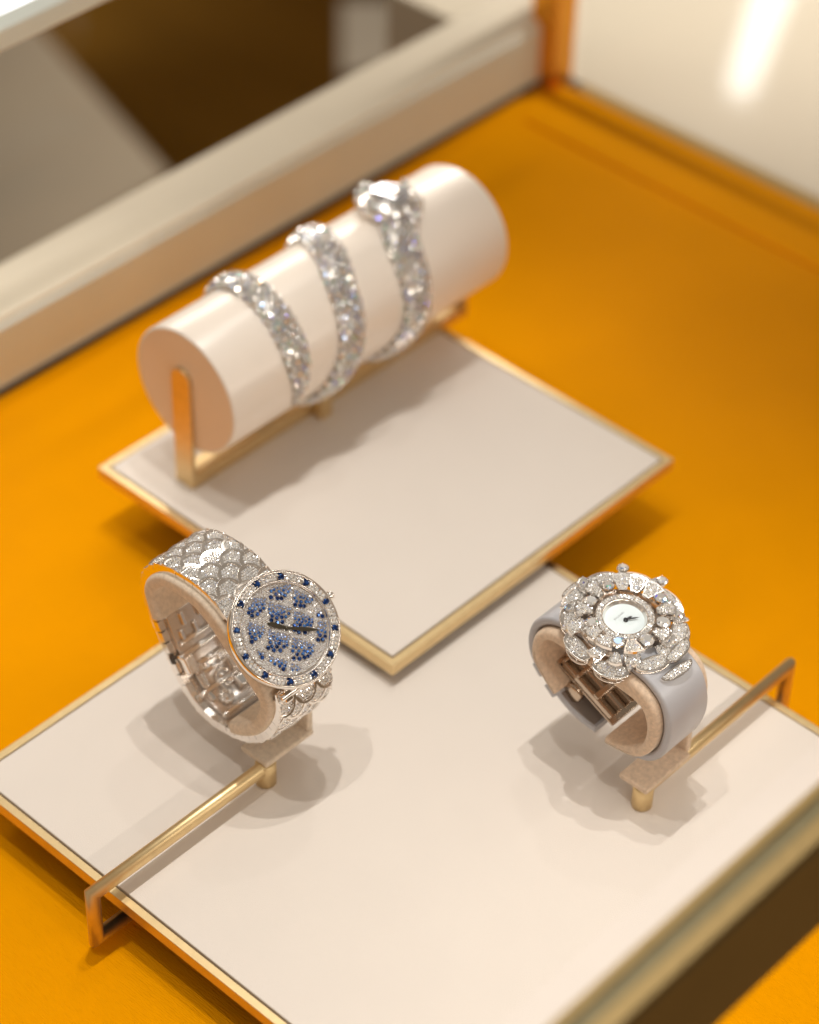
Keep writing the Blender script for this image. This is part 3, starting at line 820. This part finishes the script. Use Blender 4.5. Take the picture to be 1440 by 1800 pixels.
hand(leaf_hand((-0.15, -0.45), (3.05, -2.6), 0.26, 0.3), -0.75, 0.1, M_black, dial2, F2, 'minute_hand')
hand(leaf_hand((-0.15, -0.45), (2.1, -0.9), 0.30, 0.3, 0.6), -0.9, 0.1, M_black, dial2, F2, 'hour_hand')
mb = MB(); mb.lathe([(0.001, -0.45), (0.42, -0.5), (0.62, -0.7), (0.62, -1.25)], 24, 0, F2 @ Matrix.Translation((-0.15, -0.45, 0))); mb.build('hand_pin', M_black, dial2)
mb = MB(); mb.lathe([(0.001, 0.0), (4, -0.03), (6.3, -0.12)], 48, 0, F2); mb.build('crystal', M_crys, case2)
fc = bpy.data.curves.new('lettering', 'FONT'); fc.body = 'BVLGARI'; fc.size = 0.85 * U; fc.align_x = 'CENTER'; fc.space_character = 1.25; fc.extrude = 0.01 * U
fo = bpy.data.objects.new('tmp', fc); COL.objects.link(fo)
bpy.context.view_layer.update()
tm = bpy.data.meshes.new_from_object(fo.evaluated_get(bpy.context.evaluated_depsgraph_get()))
bpy.data.objects.remove(fo)
tm.materials.clear(); tm.materials.append(M_print); tm.name = 'lettering'
to = bpy.data.objects.new('lettering', tm); COL.objects.link(to); to.parent = dial2
L = F2 @ Matrix.Translation((-0.2, 1.55, -1.27)); L.translation = (L.translation - Vector(w2['_o'])) * U; to.matrix_local = L

def petal_out(ang, r, w_, d_, tilt, lift, gallery=True, name='petal', roll=0.0):
    """half-moon pavé petal: convex edge outward"""
    a = math.radians(ang)
    F = F2 @ Matrix.Translation((r * math.cos(a), r * math.sin(a), lift)) @ Matrix.Rotation(a - PI / 2, 4, 'Z') @ Matrix.Rotation(-math.radians(tilt), 4, 'X') @ Matrix.Rotation(math.radians(roll), 4, 'Z')
    pol = []
    for i in range(15):
        t_ = PI * i / 14; pol.append((w_ / 2 * math.cos(t_), d_ * 0.62 * math.sin(t_) ** 0.85))
    for i in range(1, 10):
        t_ = i / 10; pol.append((-w_ / 2 + w_ * t_, -d_ * 0.18 * math.sin(PI * t_)))
    mb = MB(); mb.prism(pol, -0.75, 0.0, 0, F)
    # raised lip
    n_ = len(pol)
    inn = [(x * 0.90, (y - d_ * .15) * 0.84 + d_ * .15) for x, y in pol]
    vs = [(x, y, 0.01) for x, y in pol] + [(x * .985, y * .985, 0.26) for x, y in pol] + [(x, y, 0.26) for x, y in inn] + [(x, y, 0.01) for x, y in inn]
    fs = []
    for i in range(n_):
        j = (i + 1) % n_
        for k in range(3): fs.append((k * n_ + i, k * n_ + j, (k + 1) * n_ + j, (k + 1) * n_ + i))
    mb.add(vs, fs, 0, False, F)
    for q in hexpts(inn, 0.78, 0.10, 0.08):
        mb.gem(F @ Matrix.Translation((q[0], q[1], 0.05)), 0.40, 0.34, 1, 6, tilt=0.4)
    pt = mb.build(name, [M_steel, M_dia], w2)
    if gallery:
        g = MB()
        G = F @ Matrix.Rotation(math.radians(tilt) * 0.7, 4, 'X')
        up_ = [G @ Vector((w_ * 0.50 * math.cos(t_), d_ * 0.60 * max(0, math.sin(t_)) ** .85, -1.0)) for t_ in [PI * (0.06 + 0.88 * i / 12) for i in range(13)]]
        dn_ = [G @ Vector((w_ * 0.44 * math.cos(t_), d_ * 0.54 * max(0, math.sin(t_)) ** .85, -1.2 - 2.7 * math.sin(t_) ** 0.5)) for t_ in [PI * (0.06 + 0.88 * i / 12) for i in range(13)]]
        pts = up_ + dn_[::-1]
        g.tube(pts, 0.34, 8, closed=True)
        for i in (4, 8): g.rod(up_[i], dn_[i], 0.2, 8)
        g.build('gallery', M_steel, pt)
    return pt
for ang, r, w_, d_, tilt, lift in ((103, 13.6, 12, 7.4, 14, -1.6), (66, 13.4, 11, 7.2, 10, -0.9), (28, 13.4, 11, 7.2, 10, -1.1), (-17, 13.4, 11.5, 7.2, 16, -1.2), (-60, 13.8, 11, 7.2, 24, -1.6), (-112, 15.4, 10.6, 5.8, 7, -1.0), (-152, 15.8, 10.4, 5.4, 32, -2.6), (168, 15.2, 10.4, 5.4, 28, -2.2), (132, 13.2, 11, 7.2, 16, -0.9)):
    petal_out(ang, r, w_, d_, tilt, lift)
petal_out(-84, 16.6, 10.5, 5.0, 12, -0.9, False, 'strap_end_petal')
petal_out(92, 17.2, 9.5, 4.0, 24, -2.9, False, 'strap_end_petal')
def fan(ang, r0, r1, half, z0, z1):
    a0 = math.radians(ang); mb = MB()
    pol = [(r0, -half * 0.35), (r1, -half)] + [(r1 + 0.7 * math.cos(t_ * PI / 2), half * t_) for t_ in (-0.6, -0.2, 0.2, 0.6)] + [(r1, half), (r0, half * 0.35)]
    F = F2 @ Matrix.Rotation(a0, 4, 'Z') @ Matrix.Translation((0, 0, z0)) @ Matrix.Rotation(math.atan2(z0 - z1, r1 - r0), 4, 'Y')
    mb.prism(pol, -0.8, 0, 0, F)
    inn = [((x - (r0 + r1) / 2) * .88 + (r0 + r1) / 2, y * .86) for x, y in pol]
    for q in hexpts(inn, 0.74, 0.15, 0.08): mb.gem(F @ Matrix.Translation((q[0], q[1], 0.02)), 0.39, 0.34, 1, 6, tilt=0.4)
    return mb.build('inner_petal', [M_steel, M_dia], w2)
for ang in (88, 45, 24, -36, -82, 128, -130, 170, 2, -168):
    fan(ang, 8.9, 13.6, 2.9, -0.8, 0.1)
for ang in (-95, -130, -172, -72, -32, -150, 150): fan(ang, 12.2, 16.0, 2.2, -1.9, -1.6)
def leaf(ang, r0, r1, half, z0, z1, skew=0):
    a0 = math.radians(ang); mb = MB(); L_ = r1 - r0
    F = F2 @ Matrix.Rotation(a0, 4, 'Z') @ Matrix.Translation((r0, 0, z0)) @ Matrix.Rotation(math.atan2(z0 - z1, L_), 4, 'Y') @ Matrix.Rotation(math.radians(skew), 4, 'Z')
    up = [(L_ * t_ / 10, half * math.sin(PI * (t_ / 10) ** 0.8)) for t_ in range(0, 11)]
    pol = up + [(x, -y) for x, y in up[-2:0:-1]]
    pol = pol[::-1]
    mb.prism(pol, -0.7, 0, 0, F)
    for q in hexpts(pol, 0.74, 0.30, 0.06): mb.gem(F @ Matrix.Translation((q[0], q[1], 0.03)), 0.39, 0.36, 1, 6, tilt=0.4)
    return mb.build('leaf_petal', [M_steel, M_dia], w2)
for ang, sk in ((84, 14), (48, -14), (6, 12), (-38, -12), (-84, 10), (-131, -10), (-172, 12), (150, -14), (117, 12)):
    leaf(ang, 10.4, 18.2, 2.0, 0.3, -1.0 if -20 < ang < 130 else -1.8, sk)
petal_out(-97, 20.4, 11.5, 4.0, 20, -2.5, False, 'strap_end_petal')
def stone(x, y, z, r, nrm=(0, 0, 1)):
    F = F2 @ frame_n((x, y, z + 0.35), nrm); r *= 1.14
    mb = MB(); mb.big_gem(F, r, r * 0.42, 0)
    mb.lathe([(r * 1.08, -0.05), (r * 1.02, -0.25), (r * 0.75, -1.5), (r * 0.5, -2.2)], 16, 1, F)
    for k in range(4):
        a = PI / 4 + k * PI / 2
        mb.rod(F @ Vector((r * 1.02 * math.cos(a), r * 1.02 * math.sin(a), -0.9)), F @ Vector((r * 0.92 * math.cos(a), r * 0.92 * math.sin(a), 0.34)), 0.2, 8, 1)
    return mb.build('round_diamond', [M_fire if rnd.random() < 0.4 else M_dia, M_steel], w2)
for ang, r, rs, z in ((107, 10.4, 1.55, 0.3), (152, 9.9, 1.7, 0.2), (66, 11.2, 1.6, 0.35), (22, 10.4, 1.3, 0.3), (-14, 12.0, 1.7, 0.4), (-58, 10.4, 1.75, 0.2), (-104, 10.0, 1.75, 0.1), (-152, 9.9, 1.75, 0.1), (178, 12.2, 1.6, -0.2), (-130, 13.4, 1.7, -1.2), (-76, 14.2, 1.6, -1.0), (-170, 14.0, 1.4, -1.4), (42, 17.6, 1.35, -0.3), (4, 17.4, 1.35, -0.4), (84, 16.6, 1.3, -0.8), (-40, 15.0, 1.3, -0.8), (122, 15.4, 1.3, -1.0)):
    a = math.radians(ang); stone(r * math.cos(a), r * math.sin(a), z, rs, (0.12 * math.cos(a), 0.12 * math.sin(a), 1))
# carrier ring under the flower
mb = MB(); mb.lathe([(8.4, -1.6), (12.0, -2.6), (12.6, -3.4), (12, -4.0), (8.4, -4.2)], 60, 0, F2); mb.build('carrier_ring', M_steel2, w2)

# ================================================================== bracelet roll and stand
cy0, cz0, CR, cx0, cx1 = 99.15, 60.9, 21.66, 12.0, 137.0
bs = thing('bracelet_stand', 'brass cradle with blush satin roll on the upper tray, under the coiled bracelet', 'stand', (74, 99, 24))
AX = fr(Vector((cx0, cy0, cz0)), Vector((0, 1, 0)), Vector((0, 0, 1)), Vector((1, 0, 0)))
mb = MB(); Lc = cx1 - cx0
mb.lathe([(CR - 0.9, 0.0), (CR - 0.2, 0.25), (CR, 0.9), (CR, Lc - 0.9), (CR - 0.4, Lc - 0.1), (CR - 1.4, Lc), (0.001, Lc)], 120, 0, AX)
mb.build('roll', M_satin, bs)
mb = MB(); mb.lathe([(CR - 0.9, 0.05), (0.001, -0.05)], 96, 0, AX); mb.build('end_disc', M_face, bs)
mb = MB()
for xb, xt in ((cx0 - 1.7, 1.6), (cx1 + 0.1, 1.6)):
    mb2 = MB(); yy = cy0 + 0.3; hw = 3.9; zt_ = cz0 + 4.5
    pol = [(-hw, 0), (hw, 0), (hw, zt_ - 24)] + [(hw * math.cos(PI * i / 12), zt_ - 24 + hw * math.sin(PI * i / 12)) for i in range(1, 12)] + [(-hw, zt_ - 24)]
    F = fr(Vector((xb, yy, 24.05)), Vector((0, 1, 0)), Vector((0, 0, 1)), Vector((1, 0, 0)))
    mb2.prism(pol, 0, xt, 0, F); mb2.build('end_arm', M_brass, bs, bevel=0.25)
mb = MB(); mb.box(((cx0 + cx1) / 2, cy0 + 0.3, 26.1), (cx1 - cx0 - 0.4, 7.8, 4.0)); mb.build('base_bar', M_brass, bs, bevel=0.3)
mb = MB(); mb.box((65.5, cy0 - 6.0, 31), (5.0, 4.6, 13.8)); mb.build('centre_foot', M_brass, bs, bevel=0.4)

# ================================================================== snake bracelet
KEY = [(103, 101.0), (110, 98.6), (125, 95.2), (150, 93.5), (191, 91.5), (221, 88), (270, 85), (330, 83.5), (380, 82), (406, 80), (458, 72), (487, 66.5), (540, 61.8), (564, 58.5), (600, 54.5), (650, 51), (720, 47), (766, 43.8), (810, 41.6), (856, 40.2), (912, 39.2), (925, 38.8)]
KS = spline([(a / 10, x) for a, x in KEY], 16, False)
def hel(i_f):
    i = min(len(KS) - 2, int(i_f)); f = i_f - i; p = KS[i].lerp(KS[i + 1], f); return p
sb = thing('bracelet', 'coiled diamond snake bracelet wrapped three times round the satin roll', 'bracelet', (74, 99, 40))
def bw(t):      # half width along the body, 0 head .. 1 tail
    w_ = 5.5 - 0.7 * t
    if t < 0.10: w_ *= 1.0 + 0.18 * (1 - t / 0.10)
    if t > 0.93: w_ *= max(0.15, 1 - ((t - 0.93) / 0.07) ** 1.6 * 0.8)
    return w_
rows = []; nS = len(KS) - 1
seglen = [0]
P3 = []
for q in KS:
    a = math.radians(q.x * 10); P3.append(Vector((q.y, cy0 + (CR + 0.4) * math.cos(a), cz0 + (CR + 0.4) * math.sin(a))))
for i in range(1, len(P3)): seglen.append(seglen[-1] + (P3[i] - P3[i - 1]).length)
TL = seglen[-1]
def body_at(s):
    import bisect
    i = max(0, min(len(P3) - 2, bisect.bisect_right(seglen, s) - 1)); f = (s - seglen[i]) / max(1e-9, seglen[i + 1] - seglen[i])
    q = KS[i].lerp(KS[i + 1], f); a = math.radians(q.x * 10)
    N = Vector((0, math.cos(a), math.sin(a))); P = Vector((q.y, cy0, cz0)) + N * (CR + 0.25)
    T = (P3[i + 1] - P3[i]).normalized(); T = (T - N * T.dot(N)).normalized()
    return fr(P, T.cross(N) * -1 if False else N.cross(T), T, N)
mb = MB(); ns = 260; sec = 9
vs = []
for i in range(ns + 1):
    s = TL * i / ns; F = body_at(s); w_ = bw(i / ns); h_ = w_ * 0.52
    for j in range(sec):
        t_ = PI * j / (sec - 1); vs.append(F @ Vector((w_ * 0.97 * math.cos(t_), 0, h_ * math.sin(t_) * 0.95)))
fs = [(i * sec + j, i * sec + j + 1, (i + 1) * sec + j + 1, (i + 1) * sec + j) for i in range(ns) for j in range(sec - 1)]
fs += [(i * sec, (i + 1) * sec, (i + 1) * sec + sec - 1, i * sec + sec - 1) for i in range(ns)]
mb.add(vs, fs, 0, True)
step = 2.15; k = 0; s = 1.0
while s < TL - 0.8:
    t = s / TL; w_ = bw(t); h_ = w_ * 0.52; F = body_at(s)
    arc = PI * (w_ + h_) / 2 * 1.02; m_ = max(1, int(round(arc / 2.45)))
    for j in range(m_ + (k % 2)):
        th_ = PI * (j + (0.0 if k % 2 else 0.5)) / m_
        if th_ < 0.12 or th_ > PI - 0.12: continue
        p = Vector((w_ * math.cos(th_), 0, h_ * math.sin(th_))); nr = Vector((h_ * math.cos(th_), 0, w_ * math.sin(th_))).normalized()
        nr = (nr + Vector((rnd.uniform(-.05, .05), rnd.uniform(-.08, .08), rnd.uniform(-.05, .05)))).normalized()
        G = F @ frame_n(p, nr, (0.2, 1, 0.1))
        mb.gem(G, 1.12 if w_ > 3 else 0.75, 0.62, 1, 8, tilt=0.14, table=0.5)
    s += step * (0.88 if w_ > 3 else 0.7); k += 1
mb.build('body', [M_set, M_fire], sb)
# head
Fh = body_at(0.5)
hd = MB()
HL = 23.5
Fa, Fb = [Fh @ Matrix.Rotation(math.radians(q), 4, 'Z') for q in (20, -20)]
Fh = Fa if (Fa @ Vector((0, -10, 0))).x < (Fb @ Vector((0, -10, 0))).x else Fb
def hw(t):   # half width of the head from neck (0) to snout (1)
    return [5.6, 8.2, 9.4, 9.6, 8.8, 7.0, 4.6, 2.2][int(t * 7)] if t < 1 else 2.2
prof = [(0.0, 5.8, 3.0), (0.12, 7.2, 3.8), (0.26, 9.4, 4.7), (0.42, 10.4, 5.2), (0.58, 9.8, 5.1), (0.74, 8.2, 4.6), (0.88, 6.2, 3.8), (0.97, 3.8, 2.6), (1.0, 1.6, 1.4)]
ncr = 12; rows = []
for t, w_, h_ in prof:
    w_ *= 1.08; y = 2.0 - HL * t
    # follow the roll: drop along the arc
    row = []
    for j in range(ncr):
        a = 2 * PI * j / ncr
        xx = w_ * math.copysign(abs(math.cos(a)) ** 0.8, math.cos(a)); zz = (h_ if math.sin(a) > 0 else 1.2) * math.copysign(abs(math.sin(a)) ** 0.75, math.sin(a)) + 1.2
        zz -= (y * y) / (2 * (CR + 3)) * 0.95
        row.append((xx, y, zz))
    rows.append(row)
vs = [p for r_ in rows for p in r_]; nr_ = len(rows)
fs = [(i * ncr + j, i * ncr + (j + 1) % ncr, (i + 1) * ncr + (j + 1) % ncr, (i + 1) * ncr + j) for i in range(nr_ - 1) for j in range(ncr)]
fs += [tuple(range(ncr)), tuple(range((nr_ - 1) * ncr, nr_ * ncr))]
hd.add(vs, fs, 0, True, Fh)
for i in range(nr_ - 1):
    t0, t1_ = rows[i], rows[i + 1]
    for j in range(ncr // 2 + 1):
        for q_ in (0.25, 0.75):
            a_, b_ = Vector(t0[j]), Vector(t1_[j]); c_, d_ = Vector(t0[(j + 1) % ncr]), Vector(t1_[(j + 1) % ncr])
            if j == ncr // 2: continue
            p = a_.lerp(b_, q_).lerp(c_.lerp(d_, q_), 0.5); nr = (b_ - a_).cross(c_ - a_).normalized()
            if nr.z < 0: nr = -nr
            if abs(p.x) < 6.6 and -17 < p.y < -4 and nr.z > 0.75: continue
            hd.gem(Fh @ frame_n(p, nr, (0.2, 1, 0.1)), 1.05, 0.6, 1, 8, tilt=0.25)
head = hd.build('head', [M_steel, M_fire], sb)
# large step-cut stone on the head
st_ = MB(); base = [(-5.6, -4.6), (-7.2, -9.6), (-5.6, -15.2), (0, -18.6), (5.6, -15.2), (7.2, -9.6), (5.6, -4.6), (0, -2.6)]
c0 = Vector((0, -10.4)); L_ = [(1.0, 4.6), (0.95, 5.7), (0.86, 6.2), (0.72, 6.3)]
vs = []
for k_s, z_ in L_:
    for p in base:
        q = c0 + (Vector(p) - c0) * k_s; vs.append((q.x, q.y, z_ - (q.y ** 2) / (2 * (CR + 3)) * 0.9))
fs = [(k * 8 + i, k * 8 + (i + 1) % 8, (k + 1) * 8 + (i + 1) % 8, (k + 1) * 8 + i) for k in range(3) for i in range(8)] + [tuple(range(24, 32))]
st_.add(vs, fs, 0, False, Fh)
M_head = simple('grey_blue_stone', (0.46, 0.46, 0.49), 0.12, 0.75, 0.05, 300)
st_.build('head_stone', M_head, head)
for sx in (-1, 1):
    ey = MB(); ey.big_gem(Fh @ frame_n((sx * 7.4, -14.5, 2.6), (sx * 0.8, -0.2, 0.6)), 1.5, 0.7, 0); ey.build('eye', M_dia, head)

for o in list(bpy.data.objects):
    if '_o' in o.keys(): del o['_o']
